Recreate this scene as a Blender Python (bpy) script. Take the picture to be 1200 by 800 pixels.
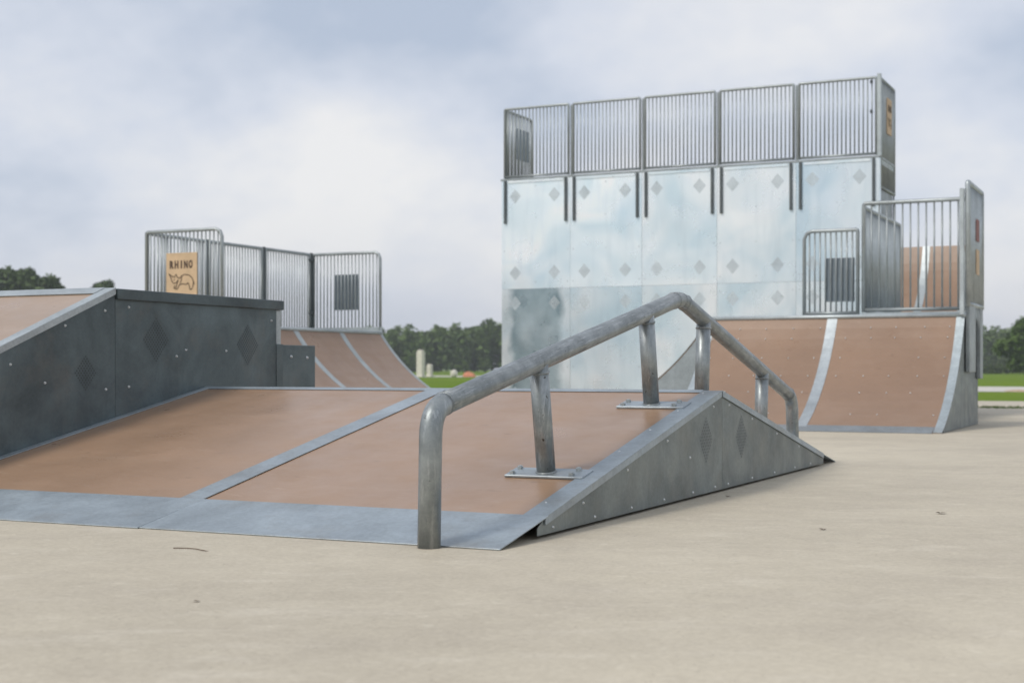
import bpy, bmesh, math, random
from mathutils import Vector, Matrix, noise as mnoise
random.seed(7)
R = math.radians
for o in list(bpy.data.objects): bpy.data.objects.remove(o)
scene = bpy.context.scene
C = scene.collection

# ------------------------------------------------------------------ camera
cam_data = bpy.data.cameras.new('camera'); cam = bpy.data.objects.new('camera', cam_data); C.objects.link(cam)
scene.camera = cam
cam_data.sensor_width = 36; cam_data.lens = 50.0
cam_data.shift_y = 32.0 / 1200
cam_data.clip_start = 0.05; cam_data.clip_end = 3000
cam.location = (0, 0, 0.68)
cam.rotation_euler = (R(90), 0, R(25.6))
cam_data.dof.use_dof = True; cam_data.dof.focus_distance = 6.6; cam_data.dof.aperture_fstop = 3.6

# ------------------------------------------------------------------ sky, sun, exposure
SUN_TO = Vector((-0.42, -0.74, 0.95)).normalized()
w = bpy.data.worlds.new('World'); scene.world = w; w.use_nodes = True
nt = w.node_tree; nt.nodes.clear()
def wn(t, **k):
    n = nt.nodes.new(t)
    for a, b in k.items(): setattr(n, a, b)
    return n
def wmath(op, a, b=None):
    n = wn('ShaderNodeMath', operation=op)
    for i, v in enumerate((a, b)):
        if v is None: continue
        if isinstance(v, (int, float)): n.inputs[i].default_value = v
        else: nt.links.new(v, n.inputs[i])
    return n.outputs[0]
tc = wn('ShaderNodeTexCoord'); sep = wn('ShaderNodeSeparateXYZ'); nt.links.new(tc.outputs['Generated'], sep.inputs[0])
den = wmath('ADD', wmath('MAXIMUM', sep.outputs[2], 0.0), 0.5)
comb = wn('ShaderNodeCombineXYZ')
nt.links.new(wmath('DIVIDE', sep.outputs[0], den), comb.inputs[0]); nt.links.new(wmath('DIVIDE', sep.outputs[1], den), comb.inputs[1])
CLOUD_OFF = (-1.24, -10.14, 0.44)
mp = wn('ShaderNodeMapping'); mp.inputs['Location'].default_value = CLOUD_OFF
nt.links.new(comb.outputs[0], mp.inputs[0])
n1 = wn('ShaderNodeTexNoise'); n1.inputs['Scale'].default_value = 2.6; n1.inputs['Detail'].default_value = 5; n1.inputs['Roughness'].default_value = 0.56; n1.inputs['Distortion'].default_value = 0.0
n2 = wn('ShaderNodeTexNoise'); n2.inputs['Scale'].default_value = 1.2; n2.inputs['Detail'].default_value = 3
nt.links.new(mp.outputs[0], n1.inputs[0]); nt.links.new(mp.outputs[0], n2.inputs[0])
ramp = wn('ShaderNodeValToRGB'); el = ramp.color_ramp.elements
el[0].position = 0.38; el[0].color = (0.42, 0.48, 0.585, 1)
el[1].position = 0.60; el[1].color = (0.765, 0.76, 0.76, 1)
e = ramp.color_ramp.elements.new(0.485); e.color = (0.59, 0.625, 0.70, 1)
nt.links.new(wmath('ADD', wmath('MULTIPLY', n1.outputs[0], 0.65), wmath('MULTIPLY', n2.outputs[0], 0.35)), ramp.inputs[0])
hzf = wn('ShaderNodeMapRange'); hzf.interpolation_type = 'SMOOTHSTEP'      # clouds melt into an even grey low down, all the way round
hzf.inputs['From Min'].default_value = 0.0; hzf.inputs['From Max'].default_value = 0.13; hzf.inputs['To Min'].default_value = 0.75; hzf.inputs['To Max'].default_value = 0.0
nt.links.new(sep.outputs[2], hzf.inputs['Value'])
hmix = wn('ShaderNodeMix', data_type='RGBA'); nt.links.new(hzf.outputs[0], hmix.inputs[0]); nt.links.new(ramp.outputs[0], hmix.inputs[6]); hmix.inputs[7].default_value = (0.575, 0.60, 0.665, 1)
bg_c = wn('ShaderNodeBackground'); nt.links.new(hmix.outputs[2], bg_c.inputs[0]); bg_c.inputs[1].default_value = 1.0
sky = wn('ShaderNodeTexSky', sky_type='NISHITA', sun_disc=False)
sky.sun_elevation = math.asin(SUN_TO.z); sky.sun_rotation = math.atan2(SUN_TO.x, SUN_TO.y); sky.dust_density = 3.0
bg_s = wn('ShaderNodeBackground'); nt.links.new(sky.outputs[0], bg_s.inputs[0]); bg_s.inputs[1].default_value = 0.10
mx = wn('ShaderNodeMixShader'); mx.inputs[0].default_value = 0.88
nt.links.new(bg_s.outputs[0], mx.inputs[1]); nt.links.new(bg_c.outputs[0], mx.inputs[2])
out = wn('ShaderNodeOutputWorld'); nt.links.new(mx.outputs[0], out.inputs[0])
sun_d = bpy.data.lights.new('sun', 'SUN'); sun_d.energy = 1.5; sun_d.angle = R(15); sun_d.color = (1.0, 0.95, 0.88)
sun = bpy.data.objects.new('sun', sun_d); C.objects.link(sun)
sun.rotation_euler = SUN_TO.to_track_quat('Z', 'Y').to_euler(); sun.location = SUN_TO * 60
scene.view_settings.view_transform = 'Standard'; scene.view_settings.look = 'None'
scene.view_settings.exposure = 0.29; scene.view_settings.gamma = 1.0; scene.view_settings.use_curve_mapping = False
scene.render.engine = 'CYCLES'

# ------------------------------------------------------------------ materials
class NB:
    def __init__(s, name):
        s.m = bpy.data.materials.new(name); s.m.use_nodes = True
        s.t = s.m.node_tree; s.t.nodes.clear()
        s.o = s.n('ShaderNodeOutputMaterial'); s.b = s.n('ShaderNodeBsdfPrincipled'); s.l(s.b.outputs[0], s.o.inputs[0])
        s.tc = s.n('ShaderNodeTexCoord'); s.oi = s.n('ShaderNodeObjectInfo')
        # object coordinates, pushed apart from object to object
        a = s.n('ShaderNodeVectorMath', operation='SCALE'); a.inputs[0].default_value = (37.1, 17.3, 53.9); s.l(s.oi.outputs['Random'], a.inputs[3])
        v = s.n('ShaderNodeVectorMath', operation='ADD'); s.l(s.tc.outputs['Object'], v.inputs[0]); s.l(a.outputs[0], v.inputs[1])
        s.vec = v.outputs[0]
    def n(s, t, **k):
        x = s.t.nodes.new(t)
        for a, b in k.items(): setattr(x, a, b)
        return x
    def l(s, a, b): s.t.links.new(a, b)
    def map(s, scale=(1, 1, 1), rot=None):
        v = s.vec
        if rot:
            x = s.n('ShaderNodeMapping'); x.inputs['Rotation'].default_value = rot; s.l(v, x.inputs[0]); v = x.outputs[0]
        x = s.n('ShaderNodeMapping'); x.inputs['Scale'].default_value = scale; s.l(v, x.inputs[0]); return x.outputs[0]
    def noise(s, scale, detail=4, rough=0.55, vec=None, dist=0):
        x = s.n('ShaderNodeTexNoise'); x.inputs['Scale'].default_value = scale; x.inputs['Detail'].default_value = detail
        x.inputs['Roughness'].default_value = rough; x.inputs['Distortion'].default_value = dist
        s.l(vec or s.vec, x.inputs[0]); return x.outputs[0]
    def vor(s, scale, vec=None, out='Color'):
        x = s.n('ShaderNodeTexVoronoi'); x.inputs['Scale'].default_value = scale; s.l(vec or s.vec, x.inputs[0]); return x.outputs[out]
    def ramp(s, fac, *stops):
        x = s.n('ShaderNodeValToRGB'); e = x.color_ramp.elements
        while len(e) < len(stops): e.new(0.5)
        for q, (p, c) in zip(e, stops):
            q.position = p; q.color = (*(c if isinstance(c, (tuple, list)) else (c, c, c)), 1)
        s.l(fac, x.inputs[0]); return x.outputs[0]
    def mix(s, fac, a, b, mode='MIX'):
        x = s.n('ShaderNodeMix', data_type='RGBA', blend_type=mode)
        for i, v in ((0, fac), (6, a), (7, b)):
            if isinstance(v, (int, float)): x.inputs[i].default_value = v
            elif isinstance(v, tuple): x.inputs[i].default_value = (*v, 1)
            else: s.l(v, x.inputs[i])
        return x.outputs[2]
    def math(s, op, a, b=0.0):
        x = s.n('ShaderNodeMath', operation=op)
        for i, v in enumerate((a, b)):
            if isinstance(v, (int, float)): x.inputs[i].default_value = v
            else: s.l(v, x.inputs[i])
        return x.outputs[0]
    def set(s, **k):
        for a, v in k.items():
            i = s.b.inputs[a.replace('_', ' ')]
            if isinstance(v, (int, float)): i.default_value = v
            elif isinstance(v, tuple): i.default_value = (*v, 1)
            else: s.l(v, i)
    def bump(s, h, strength, dist=0.01):
        x = s.n('ShaderNodeBump'); x.inputs['Strength'].default_value = strength; x.inputs['Distance'].default_value = dist
        s.l(h, x.inputs['Height']); s.l(x.outputs[0], s.b.inputs['Normal'])

def galv(name, base, metallic, r0, r1, blotch=0.25, spangle=0.12, wave=0.15, stain=None, dirt=0.0, bscale=2.2):
    """zinc-coated steel: crystal spangle, cloudy blotches, optional brown grime, slightly wavy sheet"""
    k = NB(name)
    bl = k.noise(bscale, 6, 0.62, dist=0.6)
    lo = tuple(c * (1 - blotch) for c in base); hi = tuple(min(1, c * (1 + blotch)) for c in base)
    col = k.ramp(bl, (0.32, lo), (0.68, hi))
    sp = k.n('ShaderNodeSeparateColor'); k.l(k.vor(70), sp.inputs[0])
    col = k.mix(spangle, col, k.ramp(sp.outputs[0], (0, tuple(c * .5 for c in base)), (1, tuple(min(1, c * 1.5) for c in base))))
    st = k.noise(1, 5, 0.7, k.map((14, 14, 1.6)))
    col = k.mix(k.math('MULTIPLY', k.ramp(st, (0.52, 0.0), (0.75, 1.0)), 0.35), col, tuple(c * 0.62 for c in base))
    if stain:
        s2 = k.noise(3.1, 7, 0.7)
        col = k.mix(k.math('MULTIPLY', k.ramp(s2, (0.5, 0.0), (0.72, 1.0)), dirt), col, stain)
    rg = k.ramp(k.noise(5.5, 5, 0.6), (0.3, r0), (0.7, r1))
    k.set(Base_Color=k.mix(1.0, col, k.oi.outputs['Color'], 'MULTIPLY'), Metallic=metallic, Roughness=rg)
    k.bump(k.noise(1.7, 2, 0.5), wave, 0.02)
    return k.m
M = {}
k = NB('wall_sheet')      # bright zinc sheet: cloudy reflections painted as soft patches, faint runs, slightly dished so that reflections break up
bl = k.noise(1.0, 2, 0.5, dist=0.8)
col = k.ramp(bl, (0.32, (0.67, 0.80, 0.865)), (0.5, (0.83, 0.91, 0.945)), (0.66, (0.94, 0.975, 0.985)))
st = k.noise(1, 3, 0.6, k.map((7, 7, 0.8)))
col = k.mix(k.math('MULTIPLY', k.ramp(st, (0.5, 0.0), (0.72, 1.0)), 0.25), col, (0.50, 0.60, 0.66))
k.set(Base_Color=k.mix(1.0, col, k.oi.outputs['Color'], 'MULTIPLY'), Metallic=0.6, Roughness=k.ramp(k.noise(1.6, 3, 0.5), (0.3, 0.2), (0.7, 0.42)))
k.bump(k.noise(1.1, 1, 0.4), 0.35, 0.03); M['sheet'] = k.m
k = NB('wall_sheet_reflection')   # the same sheet with a dark reflection painted on as one soft-edged patch
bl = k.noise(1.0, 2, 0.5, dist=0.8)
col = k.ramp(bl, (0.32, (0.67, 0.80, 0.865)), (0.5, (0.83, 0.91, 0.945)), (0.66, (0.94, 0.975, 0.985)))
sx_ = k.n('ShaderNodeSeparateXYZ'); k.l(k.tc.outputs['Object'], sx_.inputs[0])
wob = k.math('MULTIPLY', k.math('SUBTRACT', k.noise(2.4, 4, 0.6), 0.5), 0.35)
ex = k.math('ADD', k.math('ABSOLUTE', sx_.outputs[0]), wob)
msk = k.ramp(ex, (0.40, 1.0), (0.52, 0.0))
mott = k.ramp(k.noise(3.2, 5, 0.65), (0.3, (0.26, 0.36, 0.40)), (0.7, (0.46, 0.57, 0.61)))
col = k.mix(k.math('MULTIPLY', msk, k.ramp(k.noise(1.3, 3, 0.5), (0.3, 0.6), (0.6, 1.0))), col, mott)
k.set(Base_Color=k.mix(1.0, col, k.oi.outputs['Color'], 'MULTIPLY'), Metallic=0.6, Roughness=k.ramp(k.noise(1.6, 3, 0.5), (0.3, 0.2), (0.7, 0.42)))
k.bump(k.noise(1.1, 1, 0.4), 0.35, 0.03); M['sheetreflect'] = k.m
M['galv'] = galv('galvanised_steel', (0.42, 0.46, 0.47), 0.55, 0.38, 0.55, 0.2, 0.15, 0.05)
M['lip'] = galv('galvanised_plate', (0.36, 0.41, 0.44), 0.55, 0.36, 0.55, 0.2, 0.12, 0.05, (0.22, 0.19, 0.15), 0.35)
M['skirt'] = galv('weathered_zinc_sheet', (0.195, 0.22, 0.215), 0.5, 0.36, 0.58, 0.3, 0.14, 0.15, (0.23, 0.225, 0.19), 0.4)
M['dark'] = galv('dark_zinc_sheet', (0.098, 0.128, 0.136), 0.4, 0.33, 0.58, 0.36, 0.10, 0.2, (0.17, 0.16, 0.14), 0.4)
M['darksteel'] = galv('dark_steel', (0.11, 0.125, 0.13), 0.5, 0.4, 0.6, 0.25, 0.1, 0.05)
M['rail'] = galv('railing_steel', (0.33, 0.36, 0.365), 0.6, 0.36, 0.52, 0.2, 0.1, 0.0)
M['bolt'] = galv('bolt_zinc', (0.62, 0.64, 0.64), 0.7, 0.25, 0.4, 0.1, 0.05, 0.0)

def pipe(name, lo, rot, fq=80, g=1.0):
    k = NB(name)   # worn hot-dip pipe with scuffs from grinding along its length
    bl = k.noise(6, 7, 0.72)
    col = k.ramp(bl, (0.3, (0.17 * g, 0.19 * g, 0.195 * g)), (0.5, (0.26 * g, 0.285 * g, 0.29 * g)), (0.72, (0.39 * g, 0.42 * g, 0.43 * g)))
    sc = k.noise(1, 5, 0.8, k.map(tuple(4.5 if q == lo else fq for q in range(3)), rot))
    col = k.mix(k.math('MULTIPLY', k.ramp(sc, (0.54, 0.0), (0.62, 1.0)), 0.45), col, (0.56, 0.58, 0.60))
    sd = k.noise(1, 5, 0.8, k.map(tuple(5 if q == lo else fq * .8 for q in range(3)), rot))
    col = k.mix(k.math('MULTIPLY', k.ramp(sd, (0.58, 0.0), (0.68, 1.0)), 0.3), col, (0.12, 0.12, 0.115))
    ch = k.noise(30, 3, 0.6)
    col = k.mix(k.ramp(ch, (0.69, 0.0), (0.72, 0.9)), col, (0.05, 0.042, 0.035))
    gr = k.noise(3.0, 4, 0.6)
    col = k.mix(k.math('MULTIPLY', k.ramp(gr, (0.5, 0.0), (0.7, 1.0)), 0.15), col, (0.17, 0.165, 0.13))
    k.set(Base_Color=col, Metallic=0.62, Roughness=k.ramp(sc, (0.35, 0.52), (0.66, 0.32)))
    k.bump(k.noise(1, 4, 0.7, k.map(tuple(9 if q == lo else 60 for q in range(3)), rot)), 0.25, 0.004); return k.m
M['pipe'] = pipe('pipe_steel', 1, (R(-10.8), 0, 0)); M['pipeback'] = pipe('pipe_steel_falling', 1, (R(13.5), 0, 0)); M['post'] = pipe('post_steel', 2, (0, 0, 0), 50, 1.12)

def board(name, c0, rough=(0.34, 0.5), sx=1.0):
    k = NB(name)
    big = k.noise(0.9, 5, 0.6)
    col = k.ramp(big, (0.3, tuple(c * 0.86 for c in c0)), (0.7, tuple(c * 1.12 for c in c0)))
    stv = k.noise(1, 6, 0.7, k.map((1.6, 5, 5)))
    col = k.mix(k.math('MULTIPLY', k.ramp(stv, (0.5, 0.0), (0.70, 1.0)), 0.28), col, (0.38, 0.27, 0.20))
    dk = k.noise(7.0, 5, 0.7, k.map((1, 2.6, 2.6)))
    col = k.mix(k.math('MULTIPLY', k.ramp(dk, (0.63, 0.0), (0.72, 1.0)), 0.55), col, tuple(c * 0.5 for c in c0))
    scr = k.noise(1, 4, 0.7, k.map((3, 60, 60), (0, 0, 0.25)))
    col = k.mix(k.math('MULTIPLY', k.ramp(scr, (0.64, 0.0), (0.70, 1.0)), 0.35), col, (0.50, 0.41, 0.33))
    fine = k.noise(160, 2, 0.5)
    col = k.mix(0.12, col, k.ramp(fine, (0.3, tuple(c * .6 for c in c0)), (0.7, tuple(c * 1.4 for c in c0))))
    k.set(Base_Color=k.mix(1.0, col, k.oi.outputs['Color'], 'MULTIPLY'), Roughness=k.ramp(k.noise(3.5, 5, 0.6), (0.3, rough[0]), (0.7, rough[1])))
    k.b.inputs['Specular IOR Level'].default_value = 0.5
    k.bump(fine, 0.06, 0.002); return k.m
M['board'] = board('brown_ramp_board', (0.298, 0.190, 0.124), (0.27, 0.44))

k = NB('concrete')
big = k.noise(0.22, 6, 0.6, k.map((1, 1, 1)))
col = k.ramp(big, (0.34, (0.42, 0.37, 0.282)), (0.66, (0.64, 0.572, 0.44)))
strk = k.noise(1, 6, 0.65, k.map((0.7, 1.6, 1), (0, 0, R(-24))))
col = k.mix(k.math('MULTIPLY', k.ramp(strk, (0.42, 0.0), (0.64, 1.0)), 0.5), col, (0.61, 0.548, 0.42))
st2 = k.noise(1, 7, 0.7, k.map((2.2, 6.5, 1), (0, 0, R(-25))))
col = k.mix(k.math('MULTIPLY', k.ramp(st2, (0.55, 0.0), (0.68, 1.0)), 0.48), col, (0.70, 0.64, 0.53))
dr = k.noise(1.1, 7, 0.7)
col = k.mix(k.math('MULTIPLY', k.ramp(dr, (0.47, 0.0), (0.62, 1.0)), 0.5), col, (0.41, 0.362, 0.29))
fi = k.noise(55, 4, 0.65)
mo = k.noise(5.5, 7, 0.75)
col = k.mix(0.22, col, k.ramp(mo, (0.32, (0.36, 0.315, 0.25)), (0.68, (0.66, 0.6, 0.485))))
bk_ = k.noise(14, 6, 0.7)
col = k.mix(k.math('MULTIPLY', k.ramp(bk_, (0.60, 0.0), (0.68, 1.0)), 0.4), col, (0.70, 0.645, 0.53))
col = k.mix(0.22, col, k.ramp(fi, (0.3, (0.26, 0.23, 0.18)), (0.7, (0.68, 0.62, 0.51))))
sp = k.noise(90, 2, 0.5)
col = k.mix(k.math('MULTIPLY', k.ramp(sp, (0.70, 0.0), (0.74, 1.0)), 0.6), col, (0.17, 0.14, 0.11))
k.set(Base_Color=col, Roughness=k.ramp(dr, (0.3, 0.62), (0.7, 0.8))); k.b.inputs['Specular IOR Level'].default_value = 0.3
k.bump(fi, 0.3, 0.005); M['concrete'] = k.m

def plain(name, c, rough=0.8, var=0.2, scale=4, metallic=0):
    k = NB(name); k.set(Base_Color=k.ramp(k.noise(scale, 5, 0.6), (0.3, tuple(x * (1 - var) for x in c)), (0.7, tuple(min(1, x * (1 + var)) for x in c))), Roughness=rough, Metallic=metallic); return k.m
k = NB('grass')
c = k.ramp(k.noise(0.08, 5, 0.6), (0.3, (0.10, 0.175, 0.010)), (0.7, (0.17, 0.245, 0.022)))
c = k.mix(0.35, c, k.ramp(k.noise(3, 4, 0.7), (0.3, (0.07, 0.125, 0.008)), (0.7, (0.18, 0.26, 0.030))))
k.set(Base_Color=c, Roughness=0.9); k.b.inputs['Specular IOR Level'].default_value = 0.08; k.bump(k.noise(8, 4, 0.7), 0.8, 0.05); M['grass'] = k.m
M['path'] = plain('pale_path', (0.55, 0.52, 0.47), 0.85, 0.08)
M['dirt'] = plain('dirt', (0.42, 0.30, 0.18), 0.95, 0.2)
M['ply'] = plain('plywood', (0.58, 0.42, 0.26), 0.65, 0.12, 6)
M['print'] = plain('dark_print', (0.075, 0.045, 0.028), 0.7, 0.2)
M['plate'] = plain('dark_plate', (0.21, 0.25, 0.28), 0.5, 0.15)
M['red'] = plain('red_print', (0.24, 0.09, 0.075), 0.6, 0.15)
M['hole'] = plain('hole_shadow', (0.06, 0.072, 0.076), 0.8, 0.2)
M['softhole'] = plain('punched_skirt', (0.105, 0.118, 0.125), 0.6, 0.2)
M['farhole'] = plain('punched_zinc', (0.50, 0.56, 0.59), 0.6, 0.2)
M['white'] = plain('white_masonry', (0.72, 0.68, 0.60), 0.8, 0.1)
M['orange'] = plain('orange_tarp', (0.55, 0.22, 0.12), 0.8, 0.25)
M['bark'] = plain('bark', (0.075, 0.055, 0.04), 0.95, 0.3)
M['twig'] = plain('dry_twig', (0.09, 0.055, 0.03), 0.9, 0.3)
def leafmat(name, a, b):
    k = NB(name)
    k.set(Base_Color=k.ramp(k.noise(0.9, 3, 0.6), (0.3, a), (0.7, b)), Roughness=0.75)
    k.b.inputs['Specular IOR Level'].default_value = 0.25
    return k.m
M['leaf'] = leafmat('foliage', (0.035, 0.060, 0.016), (0.085, 0.120, 0.035))
M['leafdark'] = leafmat('foliage_dark', (0.06, 0.098, 0.034), (0.125, 0.17, 0.064))
M['leafwood'] = leafmat('foliage_wood', (0.075, 0.13, 0.034), (0.155, 0.215, 0.065))
M['leafbright'] = leafmat('foliage_bright', (0.055, 0.105, 0.015), (0.105, 0.165, 0.035))

# ------------------------------------------------------------------ helpers
WPOS = {}
def thing(name, loc, label, cat, group=None):
    o = bpy.data.objects.new(name, None); C.objects.link(o); o.location = loc
    o.empty_display_size = 0.2
    o['label'] = label; o['category'] = cat
    if group: o['group'] = group
    WPOS[o.name] = Vector(loc); return o
def tag(o, label, cat, group=None):
    o['label'] = label; o['category'] = cat
    if group: o['group'] = group
    return o
def link(name, me, mat, parent, pos, color=None):
    o = bpy.data.objects.new(name, me); C.objects.link(o)
    pos = Vector(pos)
    if mat and not me.materials: me.materials.append(M[mat])
    if parent: o.parent = parent; o.location = pos - WPOS[parent.name]
    else: o.location = pos
    if color: o.color = (color, color, color, 1) if isinstance(color, (int, float)) else (*color, 1)
    WPOS[o.name] = pos; return o
def bm_obj(name, bm, mat, parent=None, color=None, pos=None, smooth=False):
    """one mesh object; vertices are given in world metres, the origin goes to the middle of the base"""
    if pos is None:
        xs = [v.co for v in bm.verts]
        pos = Vector(((min(c.x for c in xs) + max(c.x for c in xs)) / 2, (min(c.y for c in xs) + max(c.y for c in xs)) / 2, min(c.z for c in xs)))
    bmesh.ops.translate(bm, verts=bm.verts, vec=-Vector(pos))
    bmesh.ops.recalc_face_normals(bm, faces=bm.faces)
    me = bpy.data.meshes.new(name); bm.to_mesh(me); bm.free()
    if smooth:
        for p in me.polygons: p.use_smooth = True
    return link(name, me, mat, parent, pos, color)
def box_bm(a, b, bevel=0.0, bm=None):
    bm = bm or bmesh.new()
    a = Vector(a); b = Vector(b)
    r = bmesh.ops.create_cube(bm, size=1, matrix=Matrix.Translation((a + b) / 2) @ Matrix.Diagonal((*(b - a), 1)))
    if bevel:
        es = list({e for v in r['verts'] for e in v.link_edges})
        bmesh.ops.bevel(bm, geom=es, offset=bevel, segments=1, affect='EDGES')
    return bm
def box(name, a, b, mat, parent=None, bevel=0.003, color=None):
    return bm_obj(name, box_bm(a, b, bevel), mat, parent, color)
def prism(name, prof, axis, a, b, mat, parent=None, color=None, bevel=0.0, smooth=False):
    """polygon prof of (u, z) pairs pushed along an axis from a to b ('x': u is y, 'y': u is x)"""
    bm = bmesh.new()
    f = (lambda u, z, t: (t, u, z)) if axis == 'x' else (lambda u, z, t: (u, t, z))
    va = [bm.verts.new(f(u, z, a)) for u, z in prof]; vb = [bm.verts.new(f(u, z, b)) for u, z in prof]
    n = len(prof)
    for i in range(n): bm.faces.new((va[i], va[(i + 1) % n], vb[(i + 1) % n], vb[i]))
    fa = bm.faces.new(va); fb = bm.faces.new(vb[::-1]); bm.normal_update()
    bmesh.ops.triangulate(bm, faces=[fa, fb])
    if bevel:
        bmesh.ops.recalc_face_normals(bm, faces=bm.faces)
        es = [e for e in bm.edges if len(e.link_faces) == 2 and e.calc_face_angle(0) > 0.6]
        bmesh.ops.bevel(bm, geom=es, offset=bevel, segments=1, affect='EDGES')
    return bm_obj(name, bm, mat, parent, color)
def sheet_prof(pts, t):
    """closed outline of a sheet of thickness t below a polyline of (u, z) points"""
    low = []
    for i, p in enumerate(pts):
        a = pts[max(0, i - 1)]; b = pts[min(len(pts) - 1, i + 1)]
        d = Vector((b[0] - a[0], b[1] - a[1])).normalized()
        s = 1 if d.x >= 0 else -1
        low.append((p[0] + d.y * t * s, p[1] - d.x * t * s))
    return list(pts) + low[::-1]
def raise_prof(pts, t): return sheet_prof(pts, -t)[len(pts):][::-1]
def tube_bm(pts, r, n=16, caps=True, bm=None):
    bm = bm or bmesh.new(); pts = [Vector(p) for p in pts]; rings = []
    up = None
    for i, p in enumerate(pts):
        d = (pts[min(i + 1, len(pts) - 1)] - pts[max(i - 1, 0)]).normalized()
        d1 = (pts[i] - pts[i - 1]).normalized() if i else d
        if up is None: up = Vector((1, 0, 0)) if abs(d.x) < 0.9 else Vector((0, 0, 1))
        s = d.cross(up).normalized(); u2 = s.cross(d).normalized(); up = u2
        rr = r[i] if isinstance(r, (list, tuple)) else r
        k = 1 / max(0.6, d.dot(d1))
        rings.append([bm.verts.new(p + (u2 * math.cos(6.28318 * j / n) + s * k * math.sin(6.28318 * j / n)) * rr) for j in range(n)])
    for a, b in zip(rings, rings[1:]):
        for j in range(n): bm.faces.new((a[j], a[(j + 1) % n], b[(j + 1) % n], b[j]))
    if caps: bm.faces.new(rings[0][::-1]); bm.faces.new(rings[-1])
    return bm
def tube(name, pts, r, mat, parent, n=16, color=None):
    return bm_obj(name, tube_bm(pts, r, n), mat, parent, color, smooth=True)
def arc(h, run, n=14, t0=17, t1=58):
    """transition profile: (s, z) from the lip up to the coping"""
    a0, a1 = R(t0), R(t1); o_ = []
    sx = run / (math.sin(a1) - math.sin(a0)); sz = h / (math.cos(a0) - math.cos(a1))
    for i in range(n + 1):
        a = a0 + (a1 - a0) * i / n; o_.append((sx * (math.sin(a) - math.sin(a0)), sz * (math.cos(a0) - math.cos(a))))
    return o_

def screws(parent, pts, normal, r=0.009, name='screw_heads', mat='bolt'):
    """domed screw heads a few pixels across, joined into one part"""
    bm = bmesh.new(); nrm = Vector(normal).normalized(); q = nrm.to_track_quat('Z', 'Y').to_matrix().to_4x4()
    for p in pts:
        bmesh.ops.create_cone(bm, cap_ends=True, segments=8, radius1=r, radius2=r * 0.55, depth=r * 0.8, matrix=Matrix.Translation(Vector(p) + nrm * r * 0.3) @ q)
    o = bm_obj(name, bm, mat, parent); o['kind'] = 'stuff'; return o

PERF = {}
def perforation(parent, pos, axis, half=0.11, n=9, mat='hole'):
    """diamond of punched holes; axis is the way the sheet faces"""
    key = (axis, half, n, mat)
    if key not in PERF:
        bm = bmesh.new(); st = 2 * half / (n - 1) * 0.5; rad = st * (0.75 if mat == 'farhole' else 0.5)
        for i in range(n):
            for j in range(n):
                u = (i - j) * st; v = (i + j - n + 1) * st * 1.15
                if axis == 'x': m_ = Matrix.Translation((0, u, v)) @ Matrix.Rotation(R(90), 4, 'Y')
                else: m_ = Matrix.Translation((u, 0, v)) @ Matrix.Rotation(R(90), 4, 'X')
                bmesh.ops.create_circle(bm, cap_ends=True, segments=6, radius=rad, matrix=m_)
        me = bpy.data.meshes.new('perforation'); bm.to_mesh(me); bm.free(); PERF[key] = me
    o = link('perforation', PERF[key], mat, parent, pos); o['kind'] = 'stuff'; return o

PICK = {}
def picket_mesh(h, r):
    key = (round(h, 3), r)
    if key not in PICK:
        bm = tube_bm([(0, 0, 0), (0, 0, h)], r, 8); me = bpy.data.meshes.new('picket'); bmesh.ops.recalc_face_normals(bm, faces=bm.faces); bm.to_mesh(me); bm.free()
        for p in me.polygons: p.use_smooth = len(p.vertices) == 4
        PICK[key] = me
    return PICK[key]
def railing(parent, p0, p1, zb, zt, spacing=0.067, pr=0.0115, fr=0.021, round0=False, round1=False, name='railing', mat='rail', legs=0.0):
    """one welded fence panel: bent frame tube, bottom rail and pickets, from p0 to p1 (x, y)"""
    a = Vector((*p0, 0)); b = Vector((*p1, 0)); L = (b - a).length; d = (b - a) / L
    def pt(s, z): return Vector((a.x + d.x * s, a.y + d.y * s, z))
    path = [pt(fr, zb - legs)]
    def corner(s, sg, rnd):
        c = 0.10 if rnd else 0.02
        return [pt(s, zt - fr - c), pt(s + sg * c * .3, zt - fr - c * .3), pt(s + sg * c, zt - fr)]
    path += corner(fr, 1, round0) + corner(L - fr, -1, round1)[::-1] + [pt(L - fr, zb - legs)]
    f = tube(name, path, fr, mat, parent, 8)
    bm = tube_bm([pt(fr * 1.6, zb + fr), pt(L - fr * 1.6, zb + fr)], fr * 0.9, 8)
    bm_obj('bottom_rail', bm, mat, f, smooth=True)
    n = max(2, round((L - 2 * fr) / spacing)); st = (L - 2 * fr) / n
    me = picket_mesh(zt - zb - 3.2 * fr, pr)
    for i in range(1, n): link('picket', me, mat, f, pt(fr + st * i, zb + 1.7 * fr))
    return f

def struct(o): o['kind'] = 'structure'; return o

# ------------------------------------------------------------------ ground
def sheet(name, x0, x1, y0, y1, z, mat, n=1, edge=0.0):
    bm = bmesh.new()
    if edge:   # wandering outline
        ring = []
        m_ = 14
        for (ax, ay, bx, by) in ((x0, y0, x1, y0), (x1, y0, x1, y1), (x1, y1, x0, y1), (x0, y1, x0, y0)):
            for i in range(m_):
                t = i / m_; ring.append(bm.verts.new((ax + (bx - ax) * t + random.uniform(-edge, edge), ay + (by - ay) * t + random.uniform(-edge, edge), z)))
        bm.faces.new(ring)
    else:
        bm.faces.new([bm.verts.new(c) for c in ((x0, y0, z), (x1, y0, z), (x1, y1, z), (x0, y1, z))])
    me = bpy.data.meshes.new(name); bm.to_mesh(me); bm.free()
    return struct(link(name, me, mat, None, (0, 0, 0)))
sheet('ground', -700, 700, -700, 700, -0.055, 'grass')
struct(box('concrete_pad', (-26, -14, -0.30), (22, 31.6, 0.0), 'concrete', None, 0.0))
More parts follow.
